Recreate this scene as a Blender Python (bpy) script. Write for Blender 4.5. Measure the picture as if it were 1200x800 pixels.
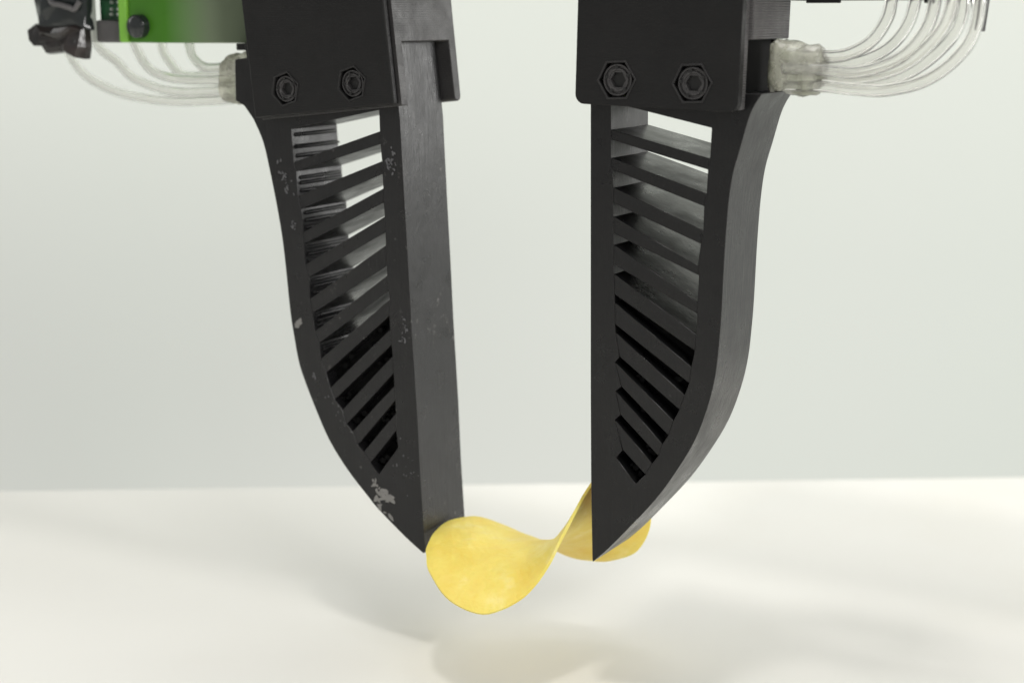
import bpy, bmesh, math, random
from mathutils import Vector, Matrix, noise
from mathutils.geometry import tessellate_polygon
R = math.radians
random.seed(7)
for o in list(bpy.data.objects): bpy.data.objects.remove(o)
S = bpy.context.scene
COL = S.collection

# ------------------------------------------------------------------ camera
CAM_H, FPX, PITCH = .18, 1850., R(11.7)
TABLE_Z = .015
cam = bpy.data.objects.new('camera', bpy.data.cameras.new('camera')); COL.objects.link(cam)
cam.location = (0, 0, CAM_H); cam.rotation_euler = (R(90) - PITCH, 0, 0)
cam.data.sensor_width = 36; cam.data.lens = FPX / 1200 * 36
cam.data.clip_start = .01; cam.data.clip_end = 20
cam.data.dof.use_dof = True; cam.data.dof.focus_distance = .375; cam.data.dof.aperture_fstop = 13
S.camera = cam

# ------------------------------------------------------------------ light
world = bpy.data.worlds.new('World'); S.world = world; world.use_nodes = True
bg = world.node_tree.nodes['Background']
bg.inputs[0].default_value = (1.0, .99, .98, 1); bg.inputs[1].default_value = .40

def area(name, loc, target, size, power, color):
    l = bpy.data.lights.new(name, 'AREA'); l.shape = 'SQUARE'; l.size = size
    l.energy = power; l.color = color
    o = bpy.data.objects.new(name, l); COL.objects.link(o)
    o.location = loc
    o.rotation_euler = (Vector(target) - Vector(loc)).to_track_quat('-Z', 'Y').to_euler()
    return o
area('key_softbox', (-.05, .08, 1.30), (0, .42, .1), .115, 4.2, (1, .97, .93))
area('front_softbox', (.45, -.50, .60), (0, .40, .06), .32, 5.2, (1, .985, .965))
area('left_fill', (-1.15, .80, .75), (-.1, .50, .0), .8, 5.0, (1, .99, .97))  # added fill, evens out the table from the left
area('right_softbox', (1.40, .86, .46), (0, .40, .10), .70, 13.0, (1, .99, .98))
area('wall_softbox', (0, .60, 2.1), (0, 1.05, .5), 1.2, 23.5, (1, 1, .97))
area('backdrop_fill', (0, .55, -.75), (0, 1.05, .05), .9, 2.2, (1, 1, .98))  # added fill below the table, lifts the lower wall

S.view_settings.view_transform = 'Standard'; S.view_settings.look = 'None'
S.view_settings.exposure = 0; S.view_settings.gamma = 1
S.view_settings.use_curve_mapping = False
S.render.engine = 'CYCLES'
S.cycles.max_bounces = 12; S.cycles.transmission_bounces = 12; S.cycles.transparent_max_bounces = 12

# ------------------------------------------------------------------ helpers
YAW = R(30); PLANE_Y = .378          # the gripper's front plane is turned 30 degrees to the camera
U = Vector((math.cos(YAW), -math.sin(YAW), 0)); W = Vector((math.sin(YAW), math.cos(YAW), 0))

def at(px, py, d=0.):
    """measured point of the photograph -> world point on the plane d metres behind the front plane"""
    a, b = (px - 600) / FPX, (py - 400) / FPX
    r = Vector((a, math.cos(PITCH) - b * math.sin(PITCH), -math.sin(PITCH) - b * math.cos(PITCH)))
    t = (PLANE_Y * math.cos(YAW) + d) / r.dot(W)
    return Vector((0, 0, CAM_H)) + r * t

def root(name, label, cat, loc, rot=(0, 0, -YAW), group=None):
    o = bpy.data.objects.new(name, None); COL.objects.link(o)
    o.empty_display_size = .01
    o.location = loc; o.rotation_euler = rot
    return tag(o, label, cat, group)
def tag(o, label, cat, group=None):
    o['label'] = label; o['category'] = cat
    if group: o['group'] = group
    return o

def link(name, bm, mat, parent=None, bevel=0, seg=2, smooth=35):
    me = bpy.data.meshes.new(name)
    bmesh.ops.recalc_face_normals(bm, faces=bm.faces)
    bm.to_mesh(me); bm.free()
    me.materials.append(mat)
    for p in me.polygons: p.use_smooth = True
    me.set_sharp_from_angle(angle=R(smooth))
    o = bpy.data.objects.new(name, me); COL.objects.link(o)
    if parent: o.parent = parent
    if bevel:
        b = o.modifiers.new('bevel', 'BEVEL'); b.width = bevel; b.segments = seg
        b.limit_method = 'ANGLE'; b.angle_limit = R(40); b.harden_normals = False
    return o

def prism(bm, poly, y0, y1, holes=(), M=None):
    """polygon of (x, z) with holes, extruded along y"""
    loops = [list(poly)] + [list(h) for h in holes]
    flat = [p for l in loops for p in l]
    tris = tessellate_polygon([[Vector((p[0], p[1], 0)) for p in l] for l in loops]) if holes or len(poly) > 4 else None
    def v(p, y):
        c = Vector((p[0], y, p[1]))
        return bm.verts.new(M @ c if M else c)
    f = [v(p, y0) for p in flat]; k = [v(p, y1) for p in flat]
    if tris:
        for t in tris:
            try:
                bm.faces.new([f[i] for i in t]); bm.faces.new([k[i] for i in reversed(t)])
            except ValueError: pass
    else:
        bm.faces.new(f); bm.faces.new(k[::-1])
    n0 = 0
    for l in loops:
        n = len(l)
        for i in range(n):
            j = (i + 1) % n
            bm.faces.new((f[n0 + i], f[n0 + j], k[n0 + j], k[n0 + i]))
        n0 += n
    return bm

def box(bm, x0, x1, y0, y1, z0, z1, M=None):
    return prism(bm, [(x0, z0), (x1, z0), (x1, z1), (x0, z1)], y0, y1, M=M)

def cyl(bm, r0, r1, y0, y1, cx=0, cz=0, n=24, cap0=True, cap1=True, M=None):
    """closed cone frustum along y"""
    A = []; B = []
    for i in range(n):
        a = 2 * math.pi * i / n
        p = Vector((cx + r0 * math.cos(a), y0, cz + r0 * math.sin(a))); q = Vector((cx + r1 * math.cos(a), y1, cz + r1 * math.sin(a)))
        A.append(bm.verts.new(M @ p if M else p)); B.append(bm.verts.new(M @ q if M else q))
    for i in range(n):
        j = (i + 1) % n; bm.faces.new((A[i], A[j], B[j], B[i]))
    if cap0: bm.faces.new(A)
    if cap1: bm.faces.new(B[::-1])
    return bm

def spline(pts, n=6):
    """Catmull-Rom through the points (open)"""
    out = []
    P = [Vector(p) for p in pts]
    P = [P[0] * 2 - P[1]] + P + [P[-1] * 2 - P[-2]]
    for i in range(1, len(P) - 2):
        for k in range(n):
            t = k / n
            a, b, c, d = P[i - 1], P[i], P[i + 1], P[i + 2]
            out.append(.5 * ((2 * b) + (c - a) * t + (2 * a - 5 * b + 4 * c - d) * t * t + (3 * b - a - 3 * c + d) * t ** 3))
    out.append(P[-2].copy())
    return out

def tube(bm, path, r, n=14, bore=0):
    """closed swept tube, hollow where bore is the inner radius"""
    ref = Vector((.13, .97, .2)).normalized()
    def rings(rad):
        out = []
        for i, p in enumerate(path):
            d = (path[min(i + 1, len(path) - 1)] - path[max(i - 1, 0)]).normalized()
            a = (ref - d * ref.dot(d)).normalized(); b = d.cross(a)
            out.append([bm.verts.new(p + (a * math.cos(2 * math.pi * k / n) + b * math.sin(2 * math.pi * k / n)) * rad) for k in range(n)])
        for A, B in zip(out, out[1:]):
            for k in range(n):
                j = (k + 1) % n; bm.faces.new((A[k], A[j], B[j], B[k]))
        return out
    o = rings(r)
    if bore:
        q = rings(bore)
        for A, B in ((o[0], q[0]), (o[-1], q[-1])):
            for k in range(n):
                j = (k + 1) % n; bm.faces.new((A[k], A[j], B[j], B[k]))
    else:
        bm.faces.new(o[0][::-1]); bm.faces.new(o[-1])
    return bm

# ------------------------------------------------------------------ materials
class Mat:
    def __init__(s, name, color, rough=.5, **kw):
        s.m = bpy.data.materials.new(name); s.m.use_nodes = True
        s.t = s.m.node_tree; s.n = s.t.nodes; s.b = s.n['Principled BSDF']
        s.b.inputs['Base Color'].default_value = (*color, 1); s.b.inputs['Roughness'].default_value = rough
        for k, v in kw.items(): s.b.inputs[k.replace('_', ' ')].default_value = v
        s.last = None
    def node(s, t, **kw):
        x = s.n.new(t)
        for k, v in kw.items(): setattr(x, k, v)
        return x
    def coord(s, scale=(1, 1, 1), rot=(0, 0, 0), obj=True):
        c = s.node('ShaderNodeTexCoord'); m = s.node('ShaderNodeMapping')
        m.inputs['Scale'].default_value = scale; m.inputs['Rotation'].default_value = rot
        s.t.links.new(c.outputs['Object'], m.inputs[0]); return m.outputs[0]
    def noise(s, scale, detail=4, rough=.55, vec=None, dist=0):
        x = s.node('ShaderNodeTexNoise'); x.inputs['Scale'].default_value = scale
        x.inputs['Detail'].default_value = detail; x.inputs['Roughness'].default_value = rough
        x.inputs['Distortion'].default_value = dist
        s.t.links.new(vec if vec else s.coord(), x.inputs['Vector']); return x.outputs['Fac']
    def ramp(s, fac, stops):
        x = s.node('ShaderNodeValToRGB'); e = x.color_ramp.elements
        while len(e) < len(stops): e.new(.5)
        for q, (p, c) in zip(e, stops):
            q.position = p; q.color = (*c, 1) if not isinstance(c, (int, float)) else (c, c, c, 1)
        s.t.links.new(fac, x.inputs[0]); return x.outputs[0]
    def mix(s, fac, a, b, mode='MIX'):
        x = s.node('ShaderNodeMix', data_type='RGBA', blend_type=mode)
        for v, i in ((fac, 0), (a, 6), (b, 7)):
            if isinstance(v, (int, float)): x.inputs[i].default_value = v
            elif isinstance(v, tuple): x.inputs[i].default_value = (*v, 1)
            else: s.t.links.new(v, x.inputs[i])
        return x.outputs[2]
    def set(s, name, out): s.t.links.new(out, s.b.inputs[name]); return s
    def bump(s, h, strength, dist=.0002):
        x = s.node('ShaderNodeBump'); x.inputs['Strength'].default_value = strength; x.inputs['Distance'].default_value = dist
        s.t.links.new(h, x.inputs['Height'])
        if s.last: s.t.links.new(s.last, x.inputs['Normal'])
        s.last = x.outputs[0]; s.t.links.new(s.last, s.b.inputs['Normal']); return s
    def wave(s, scale, dist, dscale, direction='Z', vec=None):
        x = s.node('ShaderNodeTexWave', wave_type='BANDS', bands_direction=direction)
        x.inputs['Scale'].default_value = scale; x.inputs['Distortion'].default_value = dist
        x.inputs['Detail'].default_value = 2; x.inputs['Detail Scale'].default_value = dscale
        s.t.links.new(vec if vec else s.coord(), x.inputs['Vector']); return x.outputs['Fac']

def rubber(name, dust, base=.03):
    M = Mat(name, (base, base, base), .35, Specular_IOR_Level=.36)
    big = M.noise(55, 3)
    c = M.ramp(big, [(.3, (base * .85, base * .84, base * .90)), (.7, (base * 1.25, base * 1.22, base * 1.27))])
    grain = M.noise(2600, 2)
    c = M.mix(M.ramp(grain, [(.60, 0.), (.78, .35)]), c, (.035, .035, .036))
    specks = M.ramp(M.noise(420, 5, .7), [(.66 - dust * .06, 0.), (.78 - dust * .04, 1.)])
    patch = M.ramp(M.noise(60, 2), [(.5, 0.), (.62, 1.)])
    sp = M.mix(1., specks, patch, 'MULTIPLY')
    sp = M.mix(1., sp, (dust, dust, dust), 'MULTIPLY')
    c = M.mix(sp, c, (.22, .21, .20))
    M.set('Base Color', c)
    # streaks of the mould along the finger, grain and shallow dents
    st = M.noise(260, 3, vec=M.coord((6, 6, .35)))
    M.set('Roughness', M.ramp(M.noise(140, 4), [(.3, .24), (.7, .40)]))
    M.bump(st, .25, .0003).bump(grain, .35, .00008).bump(M.noise(180, 3), .3, .0004)
    return M.m
m_rubber_l = rubber('dusty_black_rubber', .9, .0090)
m_rubber_r = rubber('black_rubber', .25, .0055)

def printed(name, base, layers=True, rough=.5, layer_amount=.3):
    M = Mat(name, (base, base, base), rough, Specular_IOR_Level=.30)
    c = M.ramp(M.noise(70, 4), [(.3, (base * .8, base * .78, base * .8)), (.7, (base * 1.3, base * 1.25, base * 1.25))])
    g = M.noise(1900, 3)
    c = M.mix(M.ramp(g, [(.58, 0.), (.75, .3)]), c, (base * 3, base * 2.9, base * 2.8))
    M.set('Base Color', c)
    M.set('Roughness', M.ramp(M.noise(200, 4), [(.3, rough - .1), (.7, rough + .12)]))
    lay = M.wave(560, 1.2, 3, 'Z')
    M.bump(lay, layer_amount, .0002).bump(g, .4, .0001).bump(M.noise(120, 3), .3, .0005)
    return M.m
m_mount_l = printed('black_printed_plastic', .006, layer_amount=.10)
m_mount_r = printed('black_printed_plastic_coarse', .005, layer_amount=.12)
m_layers = printed('grey_black_printed_layers', .075, layer_amount=1.)
m_clamp = printed('side_lit_black_printed_plastic', .040, rough=.38, layer_amount=.12)  # paler copy of the black plastic, light on its side put into the colour
m_screw = printed('black_oxide_steel', .07, rough=.36, layer_amount=0)
m_screw.node_tree.nodes['Principled BSDF'].inputs['Metallic'].default_value = .6
m_screw_rim = printed('dull_black_rim', .018, rough=.5, layer_amount=0)
m_socket = Mat('dark_socket', (.006, .006, .006), .6).m

M = Mat('satin_white_table', (.80, .785, .74), .42)
c = M.ramp(M.noise(3, 3), [(.3, (.65, .64, .605)), (.7, (.68, .67, .64))])
c = M.mix(M.ramp(M.noise(9, 5, .6), [(.52, 0.), (.72, .35)]), c, (.62, .60, .545))
c = M.mix(M.ramp(M.noise(900, 4, .7), [(.66, 0.), (.74, .25)]), c, (.50, .47, .42))
M.set('Base Color', c); M.bump(M.noise(400, 3), .08, .0002)
m_table = M.m
M = Mat('pale_wall', (.72, .735, .69), .8)
c = M.ramp(M.noise(1.6, 2, vec=M.coord((1, 1, .25))), [(.35, (.75, .80, .735)), (.65, (.80, .81, .77))])
M.set('Base Color', c); M.bump(M.noise(300, 4), .1, .0005)
m_wall = M.m

M = Mat('yellow_potato_crisp', (.80, .58, .14), .48)
v = M.coord()
c = M.ramp(M.noise(75, 4, .6), [(.3, (.77, .59, .10)), (.55, (.81, .66, .14)), (.75, (.84, .72, .21))])
c = M.mix(M.ramp(M.noise(420, 5, .7), [(.56, 0.), (.74, .4)]), c, (.74, .53, .085))
c = M.mix(M.ramp(M.noise(150, 3), [(.6, 0.), (.72, .3)]), c, (.88, .76, .36))
M.set('Base Color', c)
M.b.inputs['Subsurface Weight'].default_value = .35; M.b.inputs['Subsurface Radius'].default_value = (.003, .0018, .0005)
M.b.inputs['Subsurface Scale'].default_value = 1.
M.bump(M.noise(900, 4, .7), .5, .0004).bump(M.ramp(M.noise(230, 2), [(.45, 0.), (.85, 1.)]), .22, .0006).bump(M.noise(170, 3), .5, .0012)
m_crisp = M.m

M = Mat('clear_silicone_tube', (.975, .975, .955), .05, Transmission_Weight=.92, IOR=1.36)
M.set('Roughness', M.ramp(M.noise(150, 3), [(.3, .02), (.7, .07)])); m_tube = M.m
M = Mat('cloudy_glue', (.80, .79, .70), .22, Transmission_Weight=.70, IOR=1.33)
c = M.ramp(M.noise(160, 4, .6), [(.3, (.50, .52, .41)), (.55, (.72, .72, .63)), (.8, (.85, .84, .80))])
M.set('Base Color', c); M.bump(M.noise(220, 4), .6, .0012); m_glue = M.m

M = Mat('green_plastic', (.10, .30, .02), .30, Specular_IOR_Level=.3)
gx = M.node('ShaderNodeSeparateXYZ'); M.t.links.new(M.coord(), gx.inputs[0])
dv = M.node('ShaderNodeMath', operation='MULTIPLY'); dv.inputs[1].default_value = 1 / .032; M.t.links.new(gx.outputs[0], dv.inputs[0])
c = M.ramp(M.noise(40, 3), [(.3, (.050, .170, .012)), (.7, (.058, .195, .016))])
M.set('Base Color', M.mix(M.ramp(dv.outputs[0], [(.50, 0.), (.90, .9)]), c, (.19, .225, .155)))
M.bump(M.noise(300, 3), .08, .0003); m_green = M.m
m_lime = Mat('light_green_plastic', (.20, .48, .05), .35).m
M = Mat('dark_green_circuit', (.006, .045, .018), .35)
M.set('Base Color', M.ramp(M.noise(260, 3), [(.4, (.004, .030, .012)), (.6, (.010, .070, .025))])); m_pcb = M.m
m_pin = Mat('tin_solder', (.6, .62, .58), .35, Metallic=.7).m
m_grey = printed('mid_grey_plastic', .11, rough=.45, layer_amount=.1)
m_silver = Mat('pale_aluminium', (.52, .54, .50), .45, Metallic=.35).m
M = Mat('black_tape', (.018, .016, .016), .22)
M.set('Base Color', M.ramp(M.noise(90, 3), [(.35, (.012, .014, .013)), (.65, (.040, .030, .028))]))
M.bump(M.noise(110, 3), .5, .002); m_tape = M.m
m_gloss = Mat('glossy_black_plastic', (.02, .024, .024), .12).m
m_rail = printed('olive_grey_metal', .07, rough=.5, layer_amount=0)
M = Mat('matt_black_shade_fill', (.004, .004, .004), .8, Specular_IOR_Level=.12)  # flat black, puts the shade of slots and recess into the colour
m_dark_fill = M.m
m_scuff = Mat('grey_dust_flakes', (.10, .10, .105), .6).m
m_smear = Mat('dried_grey_glue', (.20, .195, .185), .6).m

# ------------------------------------------------------------------ setting
bm = bmesh.new(); box(bm, -3, 3, -3, 0, -.03, 0)
table = link('tabletop', bm, m_table, bevel=.004, seg=3)
table.location = (0, .548, TABLE_Z); table.rotation_euler = (0, 0, R(2.7)); table['kind'] = 'structure'
bm = bmesh.new(); box(bm, -4, 4, 0, .05, -1.2, 2.6)
wall = link('backdrop_wall', bm, m_wall); wall.location = (0, 1.05, 0); wall['kind'] = 'structure'

# ------------------------------------------------------------------ fingers
DEPTH = .020
class Frame2D:
    """maps measured points to the finger's own x, z"""
    def __init__(s, origin): s.o = origin
    def __call__(s, px, py, d=0.):
        q = at(px, py, d) - s.o
        return (q.dot(U), q.z)

def finger(label, tip, outline, wins, mat, top_y):
    o = at(*tip)
    rt = root('soft_gripper_finger', label, 'robot finger', o, group='soft fingers of the gripper')
    L = Frame2D(o)
    # hole of the frame: down the left ends of the slots, up the right ends
    hole = []
    for w in wins: hole += [w['TL'], w['BL']]
    for w in reversed(wins): hole += [w['BR'], w['TR']]
    bm = bmesh.new()
    prism(bm, [L(*p) for p in outline], 0, DEPTH, [[L(*p) for p in hole]])
    link('finger_frame', bm, mat, rt, bevel=.0001, seg=1, smooth=28)
    for a, b in zip(wins, wins[1:]):
        # slightly bowed strut between two slots
        bm = bmesh.new()
        q = [a['BL'], a['BR'], b['TR'], b['TL']]
        P = [Vector(L(*p)) for p in q]
        ext = (P[1] - P[0]).normalized() * .0004
        P[0] -= ext * 0; P[3] -= ext * 0
        prism(bm, [tuple(p) for p in P], .00012, DEPTH - .00012)
        link('rib', bm, mat, rt, bevel=.0001, seg=1)
    return rt, L

# --- right finger
WR = [((716,120),(716,152),(832,186),(834,150)), ((716,164),(716,185),(828,227),(829.5,199)), ((717,199),(719,220),(824,270),(825,242)),
      ((718,238),(719,254),(817.5,312),(821,286)), ((719,274),(719,287),(817,354),(819,323)), ((719,310),(719,321),(816,392),(817,368)),
      ((720,345),(720,354.5),(810,430),(814,411)), ((720.5,380),(721,389.5),(802,463),(807.5,449)), ((726,418),(720.5,424.5),(789,493),(796,480)),
      ((728,453),(721,458),(776,520),(783,510)), ((727,486),(720,491.5),(764,543),(771,534)), ((729.5,527),(722,536),(745,567),(756,556))]
WR = [dict(zip(('TL', 'BL', 'BR', 'TR'), w)) for w in WR]
outer = spline([(893,110),(884,124),(877,140),(867,175),(859,203),(854,235),(850.5,275),(848,316),(845.5,365),(843,398),(838.5,438),(830,474),(815,514),(793,551),(768,585),(738,617),(712,643),(694.5,658)], 4)
outR = [(692,60)] + [(692,200),(692,330),(692,450),(692.5,561),(694,654)] + [tuple(p) for p in reversed(outer)] + [(852,110), (852,60)]
fr, LR = finger('right soft black finger, clean, its curved back facing right and tip over the crisp', (694.5, 657),
            outR, WR, m_rubber_r, 60)

# --- left finger
WL = [((341,151),(344,190),(445,154),(444,129)), ((347,201),(349,229),(447.5,189),(445.6,169)), ((353,245),(355,272),(449,221),(448,204)),
      ((356,286),(357.5,310),(450.6,254),(449.5,237.5)), ((362,325),(363,350),(452,287.5),(451.5,272)), ((366,367),(369,388),(453.5,323),(453,312)),
      ((374,402),(376,420),(456.5,351),(455,341)), ((382,437),(387,454),(457,386),(456,370)), ((392,468),(401,480),(460,417),(458.5,404)),
      ((406,497),(413,505),(462,452),(461,437)), ((419,521),(426,529),(464,484),(463,469)), ((434,542),(444,556),(466.5,524),(464,504))]
WL = [dict(zip(('TL', 'BL', 'BR', 'TR'), w)) for w in WL]
outerL = spline([(297,140),(308,166),(316,200),(324,240),(330,275),(334,307),(340,365),(345,397),(350,424),(357,446),(371,482),(386,516),(407,550),(430,580),(443,596),(475,629),(496,648)], 4)
outL = [(459,50),(468.5,140),(474,240),(478.5,316),(482.5,390),(489,490),(492.5,560),(497.5,634),(498.5,645)] + [tuple(p) for p in reversed(outerL)] + [(286,124),(276,118),(275,70),(289,68),(286,50)]
fl, LL = finger('left soft black finger, dusty and scuffed, its flat face turned towards the gap', (497, 648),
            outL, WL, m_rubber_l, 60)
# black sheets with ragged lumps, added to darken the lower slots
def shade_slots(wins, L, parent, seed):
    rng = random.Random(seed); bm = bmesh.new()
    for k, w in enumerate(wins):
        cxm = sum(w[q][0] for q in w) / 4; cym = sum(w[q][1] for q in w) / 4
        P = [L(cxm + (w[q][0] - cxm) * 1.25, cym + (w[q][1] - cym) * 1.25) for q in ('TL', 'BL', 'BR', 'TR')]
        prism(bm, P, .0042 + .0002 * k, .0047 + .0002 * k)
        # ragged lumps left hanging on the sheet
        for i in range(5):
            f = rng.uniform(.1, .9); a = Vector(P[1]).lerp(Vector(P[2]), f); b = Vector(P[0]).lerp(Vector(P[3]), f)
            c = a.lerp(b, rng.uniform(.35, .8)); q = rng.uniform(.0005, .0012)
            pts = [(c.x + q * rng.uniform(.5, 1.3) * math.cos(R(60 * j)), c.y + q * rng.uniform(.4, 1.) * math.sin(R(60 * j))) for j in range(6)]
            prism(bm, pts, .0030 - rng.uniform(0, .0012), .0043 + .0002 * k)
    link('slot_shade_sheet', bm, m_dark_fill, parent)
shade_slots(WR[6:], LR, fr, 5); shade_slots(WL[7:], LL, fl, 6)
# pleats on the inside of the curved wall of the left finger, seen through its slots
for k, w in enumerate(WL[:7]):
    a, b = w['TL'], w['BL']
    rp = random.Random(k + 40)
    for f, out_ in ((.22, rp.uniform(1., 3.)), (.48, rp.uniform(2, 5.)), (.80, rp.uniform(1.5, 4.))):
        f += rp.uniform(-.07, .07)
        x = a[0] + (b[0] - a[0]) * f; y = a[1] + (b[1] - a[1]) * f
        bm = bmesh.new()
        tri = [LL(x - .5, y - 3), LL(x + out_ * .8, y - 1.2), LL(x + out_, y + .8), LL(x - .3, y + 3)]
        prism(bm, tri, .0012, DEPTH - .0008)
        link('pleat', bm, m_rubber_l, fl, bevel=.0002)
# dried glue smears on the dusty front
def scuff(name, cx, cy, rx, ry, ang, n, size, mat, seed):
    """cluster of tiny ragged flakes of dried glue and dust stuck on the front"""
    rng = random.Random(seed); bm = bmesh.new(); k = 0
    ca, sa = math.cos(R(ang)), math.sin(R(ang))
    while k < n:
        u_, v_ = rng.gauss(0, .5), rng.gauss(0, .5)
        if u_ * u_ + v_ * v_ > 1.4: continue
        x = cx + u_ * rx * ca - v_ * ry * sa; y = cy + u_ * rx * sa + v_ * ry * ca
        m = rng.randint(5, 7); r_ = size * rng.uniform(.35, 1.); st = rng.uniform(1.2, 3.4); a0 = R(ang) + rng.gauss(0, .5)
        P = []
        for i in range(m):
            a = 2 * math.pi * i / m; q = r_ * rng.uniform(.6, 1.2)
            px, py = q * math.cos(a) * st, q * math.sin(a)
            P.append(LL(x + px * math.cos(a0) - py * math.sin(a0), y + px * math.sin(a0) + py * math.cos(a0)))
        h = .00004 + .00016 * rng.random() + k * 1e-6
        prism(bm, P, -h, .00004); k += 1
    link(name, bm, mat, fl)
scuff('glue_smear', 449, 578, 15, 5, 35, 16, 2.4, m_smear, 1)
scuff('glue_smear', 455, 583, 8, 4, 10, 8, 2.8, m_smear, 21)
scuff('glue_smear', 444, 590, 9, 2.5, 70, 8, 2.2, m_smear, 22)
scuff('glue_smear', 458, 606, 14, 2, 52, 9, 1.3, m_smear, 2)
scuff('glue_smear', 440, 566, 8, 2.5, 60, 7, 1.4, m_smear, 3)
scuff('glue_smear', 350, 378, 6, 5, 100, 12, 2.0, m_smear, 4)
scuff('scuff_mark', 458, 190, 16, 8, 80, 26, 1.2, m_scuff, 5)
scuff('scuff_mark', 334, 208, 24, 7, 72, 22, 1.1, m_scuff, 6)
scuff('scuff_mark', 344, 262, 8, 5, 60, 9, 1.1, m_scuff, 7)
scuff('scuff_mark', 473, 388, 18, 6, 80, 16, 1.1, m_scuff, 8)
scuff('scuff_mark', 476, 550, 34, 14, 85, 14, .8, m_scuff, 9)
scuff('scuff_mark', 368, 440, 6, 4, 60, 6, 1.2, m_scuff, 10)
scuff('scuff_mark', 396, 482, 34, 6, 62, 12, .8, m_scuff, 11)

# ------------------------------------------------------------------ mounts (part of their finger)
def mount(parent, origin, BL, BR, TOPL, holes_px, mat, plate_front, top_px, back_drop, width_px, side_mat, mirror, prof_back=.0245):
    """printed U-shaped clamp: front plate with two hexagonal screw pockets, top bar and back plate"""
    # own axes: x along the lower edge of the plate, z along its side
    a = at(*BL, plate_front); b = at(*BR, plate_front)
    ex = (b - a).normalized(); ez = ex.cross(W) * -1
    if ez.z < 0: ez = -ez
    Mx = Matrix(((ex.x, W.x, ez.x, a.x), (ex.y, W.y, ez.y, a.y), (ex.z, W.z, ez.z, a.z), (0, 0, 0, 1)))
    # into the finger's local space
    loc = Matrix.Translation(origin) @ Matrix.Rotation(-YAW, 4, 'Z')
    ML = loc.inverted() @ Mx
    def q(px, py, d=plate_front):
        v = at(px, py, d) - a
        return (v.dot(ex), v.dot(ez))
    width = (b - a).length
    H = .052
    return ML, q, width, H

def hexagon(cx, cz, r, rot=0): return [(cx + r * math.cos(R(60 * i + rot)), cz + r * math.sin(R(60 * i + rot))) for i in range(6)]

def screw(parent, ML, x, z, y0, r=.0030):
    bm = bmesh.new()
    # cap ring with an open hexagonal socket
    n = 24
    def ring(rad, y, hexa=False):
        out = []
        for i in range(n):
            t = 2 * math.pi * i / n
            rr = rad
            if hexa:
                s_ = (t % (math.pi / 3)) - math.pi / 6
                rr = rad * math.cos(math.pi / 6) / math.cos(s_)
            out.append(bm.verts.new(ML @ Vector((x + rr * math.cos(t), y, z + rr * math.sin(t)))))
        return out
    rs = [ring(r, y0 + .0016), ring(r, y0 + .0004), ring(r * .95, y0), ring(r * .86, y0), ring(r * .82, y0 + .0005), ring(r * .74, y0 + .0005), ring(r * .70, y0 + .0001), ring(r * .60, y0 + .0001), ring(r * .55, y0 + .0004), ring(r * .52, y0 + .0004, True), ring(r * .52, y0 + .0016, True)]
    for A, B in zip(rs, rs[1:]):
        for i in range(n): bm.faces.new((A[i], A[(i + 1) % n], B[(i + 1) % n], B[i]))
    bm.faces.new(rs[0]); bm.faces.new(rs[-1])
    s = link('screw', bm, m_screw, parent, smooth=30)
    bm = bmesh.new()
    cyl(bm, r * .50, r * .50, y0 + .00135, y0 + .0015, x, z, 6, M=ML)
    link('socket', bm, m_socket, s)
    for i in range(5):
        a = R(72 * i + 20 + 400 * x)
        bm = bmesh.new(); cyl(bm, r * .12, r * .10, y0 - .00012, y0 + .0003, x + r * .76 * math.cos(a), z + r * .76 * math.sin(a), 8, M=ML)
        link('cap_notch', bm, m_socket, s)
    # bright worn rim of the hexagonal pocket
    return s

# --- right mount
PF = -.0052
ML, q, wid, H = mount(fr, LR.o, (681, 122), (862, 132.5), (676, 0), None, m_mount_r, PF, 0, 0, 0, None, False)
x0 = q(675.5, 60)[0]; x1 = q(868, 60)[0]; zb = q(770, 127)[1]
def rounded(x0, x1, z0, z1, r, n=5):
    pts = []
    for cx, cz, a0 in ((x1 - r, z0 + r, -90),):
        pts += [(cx + r * math.cos(R(a0 + 90 * i / n)), cz + r * math.sin(R(a0 + 90 * i / n))) for i in range(n + 1)]
    pts += [(x1, z1), (x0, z1)]
    pts += [(x0 + r + r * math.cos(R(180 + 90 * i / n)), z0 + r + r * math.sin(R(180 + 90 * i / n))) for i in range(n + 1)]
    return pts
sc = [q(722.5, 94), q(811, 98)]
bm = bmesh.new()
prism(bm, rounded(x0, x1, zb, H, .0022), 0, .0022, [hexagon(c[0], c[1], .0044, 4) for c in sc], M=ML)
link('mount_plate', bm, m_mount_r, fr, bevel=.0004)
bm = bmesh.new()
zt = q(869, 47, PF + .003)[1]
box(bm, x0 + .0003, x1 - .0003, .00225, .0050, zb + .0004, H, M=ML)
link('plate_backing', bm, m_layers, fr, bevel=.0003)
bm = bmesh.new()
box(bm, x0 + .0008, x1 + .0006, .00505, .0275, zt, H, M=ML)
link('top_bar', bm, m_layers, fr, bevel=.0003)
bm = bmesh.new()
box(bm, x0 + .0012, x1 - .0022, .0255, .0290, zb + .006, zt - .00005, M=ML)
link('back_plate', bm, m_mount_r, fr, bevel=.0003)
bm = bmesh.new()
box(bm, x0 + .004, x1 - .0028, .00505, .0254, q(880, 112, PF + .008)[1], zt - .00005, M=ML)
link('recess_shade_block', bm, m_dark_fill, fr)  # black block added for the darkness of the open recess
def pocket_rim(parent, ML, c, r_, rot):
    bm = bmesh.new(); prism(bm, hexagon(c[0], c[1], r_ * 1.12, rot), -.00022, .0001, [hexagon(c[0], c[1], r_ * 1.005, rot)], M=ML)
    link('pocket_rim', bm, m_screw_rim, parent, bevel=.0001)
for c in sc: pocket_rim(fr, ML, c, .0044, 4)
for c in sc: screw(fr, ML, c[0], c[1], .00045, .0037)

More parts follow.
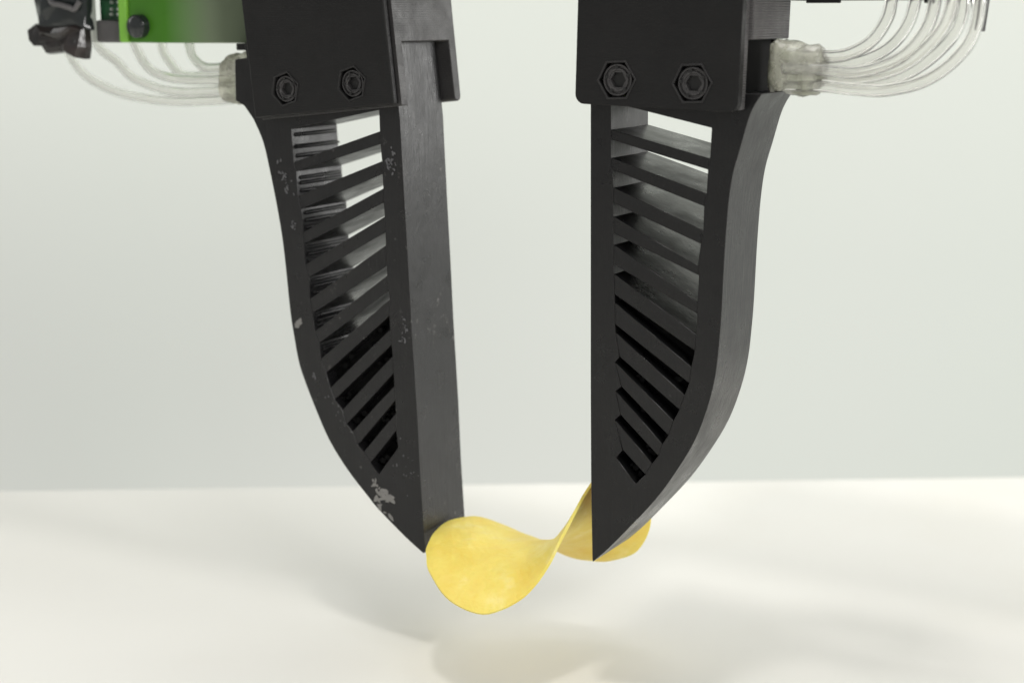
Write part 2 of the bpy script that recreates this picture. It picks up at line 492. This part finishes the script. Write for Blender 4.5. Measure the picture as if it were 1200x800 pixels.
# --- left mount
ML2, q2, wid2, H2 = mount(fl, LL.o, (300, 138.5), (463, 122), (281, 0), None, m_mount_l, PF, 0, 0, 0, None, True)
x0, x1 = q2(298, 130)[0], q2(461.5, 122)[0]
sc = [q2(334, 104.5), q2(412, 98)]
bm = bmesh.new()
prism(bm, [(x0, 0), (x1, 0), (x1, H2), (x0, H2)], 0, .0022, [hexagon(c[0], c[1], .0041, 12) for c in sc], M=ML2)
link('mount_plate', bm, m_mount_l, fl, bevel=.0003)
ztop = q2(462, 50, 0)[1]
# U-shaped clamp as one profile in depth and height, extruded along the plate
bm = bmesh.new()
prof = [(.00225, -.0006), (.0051, -.0006), (.0051, ztop), (.0266, ztop), (.0268, ztop - .0130)]
zlow = ztop - .0140
prof += [(.0268 + .0015 + .0015 * math.cos(R(t)), zlow + .0015 * math.sin(R(t))) for t in range(180, 361, 30)]
prof += [(.0298, H2), (.00225, H2)]
loops = prof
f0 = [bm.verts.new(ML2 @ Vector((x0 + .0004, p[0], p[1]))) for p in loops]
f1 = [bm.verts.new(ML2 @ Vector((x1 + .0008, p[0], p[1]))) for p in loops]
tr = tessellate_polygon([[Vector((p[0], p[1], 0)) for p in loops]])
for t in tr: bm.faces.new([f0[i] for i in t]); bm.faces.new([f1[i] for i in reversed(t)])
for i in range(len(loops)):
    j = (i + 1) % len(loops); bm.faces.new((f0[i], f0[j], f1[j], f1[i]))
link('clamp', bm, m_clamp, fl, bevel=.0003)
for c in sc: pocket_rim(fl, ML2, c, .0041, 12)
for c in sc: screw(fl, ML2, c[0], c[1], .00045, .0034)

# ------------------------------------------------------------------ glue plugs (part of their finger)
def lump(name, c0, c1, ry, rz, parent, mat, seed, origin, flare=0.):
    """irregular blob of glue along c0 -> c1 (world points), ry deep and rz high"""
    bm = bmesh.new(); n, m = 28, 16
    ax = (c1 - c0); ln = ax.length; ax.normalize()
    up = Vector((0, 0, 1)); up = (up - ax * up.dot(ax)).normalized(); sd = ax.cross(up)
    loc = (Matrix.Translation(origin) @ Matrix.Rotation(-YAW, 4, 'Z')).inverted()
    rings = []
    for i in range(m + 1):
        t = i / m; e = min(1, 6 * t + .5, 5 * (1 - t) + .55) * (1 + flare * (1 - t))
        rg = []
        for k in range(n):
            a = 2 * math.pi * k / n
            cx = math.copysign(abs(math.cos(a)) ** .55, math.cos(a)); cz = math.copysign(abs(math.sin(a)) ** .55, math.sin(a))
            p = c0 + ax * ln * t + sd * cx * ry * e + up * cz * rz * e
            nz = (noise.noise(p * 260 + Vector((seed, 0, 0))) * .0013 + noise.noise(p * 800 + Vector((seed, 5, 0))) * .0005)
            p = p + (sd * cx + up * cz).normalized() * nz
            rg.append(bm.verts.new(loc @ p))
        rings.append(rg)
    for A, B in zip(rings, rings[1:]):
        for k in range(n): bm.faces.new((A[k], A[(k + 1) % n], B[(k + 1) % n], B[k]))
    bm.faces.new(rings[0][::-1]); bm.faces.new(rings[-1])
    return link(name, bm, mat, parent, smooth=60)
DW = .013
lump('glue_plug', at(905, 77, DW), at(968, 84, DW), .0040, .0050, fr, m_glue, 3, LR.o, .22)
lump('glue_plug', at(302, 94, DW), at(268, 90, DW), .0050, .0060, fl, m_glue, 9, LL.o, .2)
bm = bmesh.new()
loc = (Matrix.Translation(LR.o) @ Matrix.Rotation(-YAW, 4, 'Z')).inverted()
a = at(909, 50, DW) - LR.o; b = at(914, 110, DW) - LR.o
box(bm, a.dot(U), b.dot(U), DW - .0040, DW + .0062, b.z, a.z)
link('plug_flange', bm, m_glue, fr, bevel=.0006)

# ------------------------------------------------------------------ air tubes
TR_ = .00142
def air_tube(label, pts, group, r=TR_):
    rg = random.Random(len(label) * 7 + int(pts[2][1]))
    P = spline([at(p[0] + rg.uniform(-1.6, 1.6) * (0 < i < len(pts) - 1), p[1] + rg.uniform(-1.3, 1.3) * (i > 1), p[2]) for i, p in enumerate(pts)], 9)
    base = P[0].copy()
    bm = bmesh.new(); tube(bm, [p - base for p in P], r, 18, r * .58)
    o = link('air_tube', bm, m_tube, None, smooth=80); o.location = base
    tag(o, label, 'tube', group); return o
gr = 'clear air tubes of the right finger'
air_tube('clear tube on the right forming the topmost, tightest bend', [(918,67,.012),(962,67,.012),(990,64,.012),(1018,50,.013),(1036,28,.014),(1046,2,.015),(1050,-50,.016)], gr)
air_tube('clear tube on the right just under the topmost, tightest bend', [(918,72,.016),(965,74,.016),(1000,74,.017),(1035,60,.018),(1058,36,.019),(1072,6,.020),(1078,-50,.021)], gr)
air_tube('clear tube on the right running through the middle of the bundle at the front', [(918,80,.009),(965,82,.009),(1005,84,.008),(1045,72,.008),(1074,48,.008),(1092,14,.008),(1100,-50,.008)], gr)
air_tube('clear tube on the right crossing over its neighbours and rising steeply to the frame top', [(918,88,.013),(965,90,.013),(1010,92,.012),(1055,78,.010),(1092,50,.008),(1114,14,.006),(1120,-50,.005)], gr)
air_tube('clear tube on the right just inside the lowest bend of the bundle', [(918,93,.018),(965,94,.018),(1010,96,.018),(1062,86,.018),(1102,58,.018),(1126,20,.018),(1132,-50,.018)], gr)
air_tube('clear tube on the right making the lowest and widest bend of the bundle', [(918,100,.010),(965,101,.010),(1000,106,.010),(1040,107,.010),(1085,94,.010),(1122,66,.010),(1143,28,.010),(1153,-50,.010)], gr)
gl = 'clear air tubes of the left finger'
air_tube('clear tube on the left bending up right behind the green plate beside the plug', [(284,76,.012),(252,80,.012),(238,78,.013),(226,66,.016),(220,48,.018),(218,10,.020),(218,-50,.022)], gl)
air_tube('clear tube on the left bending up behind the green plate midway along it', [(284,84,.018),(245,88,.018),(215,88,.019),(198,74,.021),(190,52,.022),(188,10,.023),(188,-50,.024)], gl)
air_tube('clear tube on the left bending up behind the black round screw head', [(284,92,.011),(245,94,.011),(205,93,.012),(178,82,.014),(163,62,.016),(157,35,.018),(155,-50,.020)], gl)
air_tube('clear tube on the left sweeping up to the grey connector block', [(284,104,.012),(245,107,.012),(200,107,.012),(160,94,.013),(136,72,.014),(116,52,.015),(104,20,.018),(98,-50,.02)], gl)
air_tube('clear tube on the left making the lowest, longest sweep to the black taped bundle', [(284,115,.011),(245,118,.011),(195,119,.011),(145,110,.012),(110,96,.013),(88,76,.014),(76,50,.015),(72,10,.016),(70,-50,.017)], gl)

# ------------------------------------------------------------------ green housing and what hangs beside it
g0 = at(283, 50, .004)
hs = root('green_housing', 'glossy green housing above the left tubes with a round black screw near its corner', 'housing', at(142, 50, .004))
O = hs.location.copy()
def loc2(px, py, d): v = at(px, py, d) - O; return (v.dot(U), v.z)
D0 = .004
xa, zl = loc2(142, 50, D0); xb = loc2(281, 50, D0)[0]; ztp = .05
# front bows back towards the mount
bm = bmesh.new()
prof = []
for i in range(15):
    t = i / 14; prof.append((xa + .0032 + (xb - xa - .0032) * t, max(0, t - .2) ** 2 * .0210))
prof2 = prof + [(xb, .018), (xa + .0032, .018)]
A = [bm.verts.new((p[0], p[1], zl)) for p in prof2]; B = [bm.verts.new((p[0], p[1], ztp)) for p in prof2]
bm.faces.new(A); bm.faces.new(B[::-1])
for i in range(len(A)):
    j = (i + 1) % len(A); bm.faces.new((A[i], A[j], B[j], B[i]))
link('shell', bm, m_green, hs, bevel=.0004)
bm = bmesh.new(); box(bm, xa, xa + .0031, -.0008, .018, zl, ztp)
link('edge_strip', bm, m_lime, hs, bevel=.0005)
sx, sz = loc2(165, 31, D0)
bm = bmesh.new()
cyl(bm, .0031, .0033, -.0024, .0004, sx, sz, 28)
cyl(bm, .0020, .0030, -.0030, -.00241, sx, sz, 28)
link('round_screw', bm, m_gloss, hs, bevel=.0003, smooth=40)
bm = bmesh.new(); a = loc2(262, 51.5, D0); b = loc2(290, 60, D0)
box(bm, a[0], b[0], .005, .014, b[1], a[1])
link('lower_lug', bm, m_mount_l, hs, bevel=.0003)

ct = root('circuit_board', 'dark green circuit board with pin rows above a grey connector, left of the green housing', 'circuit board', at(114, 50, .006))
O = ct.location.copy()
a = loc2(115, 26, .006); b = loc2(141, 26, .006)
bm = bmesh.new(); box(bm, a[0], b[0], .001, .0028, a[1], .05); link('board', bm, m_pcb, ct, bevel=.0001)
for px in (128.5, 136.5):
    for py in (-14, -5.5, 3, 11, 17):
        c_ = loc2(px, py, .006); bm = bmesh.new(); cyl(bm, .00040, .00052, .0004, .00099, c_[0], c_[1], 10); link('pin', bm, m_pin, ct)
a = loc2(113, 50, .006); b = loc2(144, 24, .006)
bm = bmesh.new(); box(bm, a[0], b[0] - .0008, 0, .010, a[1], b[1]); link('connector', bm, m_grey, ct, bevel=.0006)

st = at(105, 50, .003)
bm = bmesh.new(); box(bm, 0, .0010, 0, .0022, 0, .06)
bracket = link('metal_strip', bm, m_silver, None, bevel=.0003); bracket.location = st; bracket.rotation_euler = (0, 0, -YAW)
tag(bracket, 'narrow upright pale metal strip between the black taped bundle and the grey connector', 'metal strip')

tb = root('taped_bundle', 'crumpled bundle wrapped in glossy black tape at the top left corner of the picture', 'tape bundle', at(70, 65, .0))
O = tb.location.copy()
def crumple(bm, poly, y0, y1, amp, seed, inset=.12, d=0.):
    """faceted folded-tape body with an uneven front"""
    P = [Vector(loc2(*p, d)) for p in poly]
    c = sum(P, Vector((0, 0))) / len(P)
    rng = random.Random(seed)
    rows = [(y0 + .002, 1.), (y0 + .0002, 1 - inset), (y0 - .0004, .5)]
    back = [bm.verts.new((p.x, y1, p.y)) for p in P]
    prev = back; bm.faces.new(back[::-1])
    for y, s_ in rows:
        cur = []
        for p in P:
            v = c + (p - c) * s_
            cur.append(bm.verts.new((v.x, y + rng.uniform(-amp, amp) * (1 if s_ < 1 else .3), v.y)))
        for i in range(len(P)):
            j = (i + 1) % len(P); bm.faces.new((prev[i], prev[j], cur[j], cur[i]))
        prev = cur
    cv = bm.verts.new((c.x, y0 + rng.uniform(-amp, amp), c.y))
    for i in range(len(P)): bm.faces.new((prev[i], prev[(i + 1) % len(P)], cv))
bm = bmesh.new()
crumple(bm, [(36,-60),(36,-20),(36,0),(40,24),(44,40),(60,42),(80,38),(100,36),(97,20),(97,-10),(97,-60)], .0, .004, .0010, 3)
link('upper_wrap', bm, m_gloss, tb, bevel=.0005, smooth=25)
bm = bmesh.new()
crumple(bm, [(40,28),(34,34),(35,47),(43,54.5),(51,54),(56,64),(73,62),(88,67),(97,70),(99,56),(97,34),(88,29),(65,31)], -.0012, .003, .0012, 8)
link('lower_wrap', bm, m_tape, tb, bevel=.0003, smooth=20)
# pale tube added to draw the glossy highlight on the wrap
bm = bmesh.new()
P = spline([Vector((loc2(x, y, 0)[0], dd, loc2(x, y, 0)[1])) for x, y, dd in ((60,-2,-.0006),(66,4,-.0014),(76,6,-.0018),(86,9,-.0018),(91,11,-.0012),(95,2,-.0004))], 5)
tube(bm, P, .0008, 10)
link('wrap_highlight', bm, m_grey, tb, smooth=80)

# ------------------------------------------------------------------ upper right: lower edge of the carrier rail
rl = root('carrier_rail', 'olive grey rail edge along the top of the picture, above the right tubes', 'rail', at(925, 3, .02))
O = rl.location.copy()
def rb(name, xa_, xb_, y, d0, d1, mat):
    a = loc2(xa_, y, .02); b = loc2(xb_, y, .02); bm = bmesh.new()
    box(bm, a[0], b[0], d0, d1, a[1], a[1] + .04); return link(name, bm, mat, rl, bevel=.0002)
rb('rail_body', 925, 1092, 1.0, .0008, .009, m_rail)
rb('rail_block', 945, 985, 4.0, -.0004, .0006, m_mount_r)
rb('rail_block', 1083, 1096, 4.0, -.0004, .0006, m_mount_r)
bm = bmesh.new()      # unseen gripper body above, shaped to cast its shadow on the table
a = at(600, 0, 0).dot(U) - O.dot(U)
box(bm, -.34 + a, .012 + a, -.048, .030, .222 - O.z, .262 - O.z)
link('shadow_palm', bm, m_mount_r, rl, bevel=.002)
bm = bmesh.new(); box(bm, .0121 + a, .16 + a, .022, .085, .212 - O.z, .262 - O.z)
link('shadow_palm', bm, m_mount_r, rl, bevel=.002)
bm = bmesh.new(); O2 = at(1145, 38, .024)
v = [at(x, y, .024) - O2 for x, y in ((1136,-40),(1160,-40),(1148,38),(1139,34))]
prism(bm, [(p.dot(U), p.z) for p in v], 0, .005)
ft = link('black_foot', bm, m_mount_r, None, bevel=.0003); ft.location = O2; ft.rotation_euler = (0, 0, -YAW)
tag(ft, 'small pointed black plastic foot hanging behind the rightmost clear tubes', 'bracket')

# ------------------------------------------------------------------ crisp: saddle shape held between the two tips
CP = [0.0059, 0.38642, 0.04607, 0.02978, 0.02076, 45.26896, -2.05504, -0.15596, -0.18854, 0.28773, -0.06648, -1.27322, 1.97411, -0.06253, 0.05492, -0.06305, 0.94354, -0.71874, 0.4779, -0.37463]
def rotm(a, b, g): return Matrix.Rotation(g, 3, 'Z') @ Matrix.Rotation(b, 3, 'Y') @ Matrix.Rotation(a, 3, 'X')
RM = rotm(*CP[7:10])
bm = bmesh.new(); NR, NT = 34, 128
def surf(r, t, off):
    rim = 1 + CP[14] * math.cos(3 * t) + CP[15] * math.sin(3 * t) + .004 * math.sin(7 * t) + .0035 * math.sin(17 * t + 2)
    x = CP[3] * r * math.cos(t) * rim; y = CP[4] * r * math.sin(t) * rim
    def hz(x, y):
        X, Y = x / .03, y / .03
        fold = -.01 * CP[17] * math.sqrt((Y - CP[18] - CP[19] * X) ** 2 + .02) * (.5 - .5 * math.tanh(3 * X + 1))
        return fold - CP[5] * x * y + CP[6] * (x * x - y * y) + .01 * (CP[10] * X ** 3 + CP[11] * X * X * Y + CP[12] * X * Y * Y + CP[13] * Y ** 3 + CP[16] * X * Y * (X * X - Y * Y))
    z = hz(x, y)
    nrm = Vector(((z - hz(x + 1e-5, y)) / 1e-5, (z - hz(x, y + 1e-5)) / 1e-5, 1)).normalized()
    rip = noise.noise(Vector((x * 110, y * 110, 3))) * .00045 + noise.noise(Vector((x * 300, y * 300, 8))) * .00016
    return RM @ (Vector((x, y, z)) + nrm * (off * (1 - .35 * max(0, r - .93) / .07) + rip))
cx = Vector(CP[:3])
top, bot = [], []
for side, lst in ((.00055, top), (-.00055, bot)):
    c0 = bm.verts.new(surf(0, 0, side)); lst.append([c0])
    for i in range(1, NR + 1):
        lst.append([bm.verts.new(surf(i / NR, 2 * math.pi * k / NT, side)) for k in range(NT)])
    for k in range(NT): bm.faces.new((c0, lst[1][k], lst[1][(k + 1) % NT]))
    for i in range(1, NR):
        for k in range(NT): bm.faces.new((lst[i][k], lst[i + 1][k], lst[i + 1][(k + 1) % NT], lst[i][(k + 1) % NT]))
for k in range(NT): bm.faces.new((top[NR][k], bot[NR][k], bot[NR][(k + 1) % NT], top[NR][(k + 1) % NT]))
crisp = link('potato_crisp', bm, m_crisp, None, smooth=60); crisp.location = cx
tag(crisp, 'thin yellow saddle-shaped potato crisp pinched between the tips of the two black fingers', 'potato crisp')
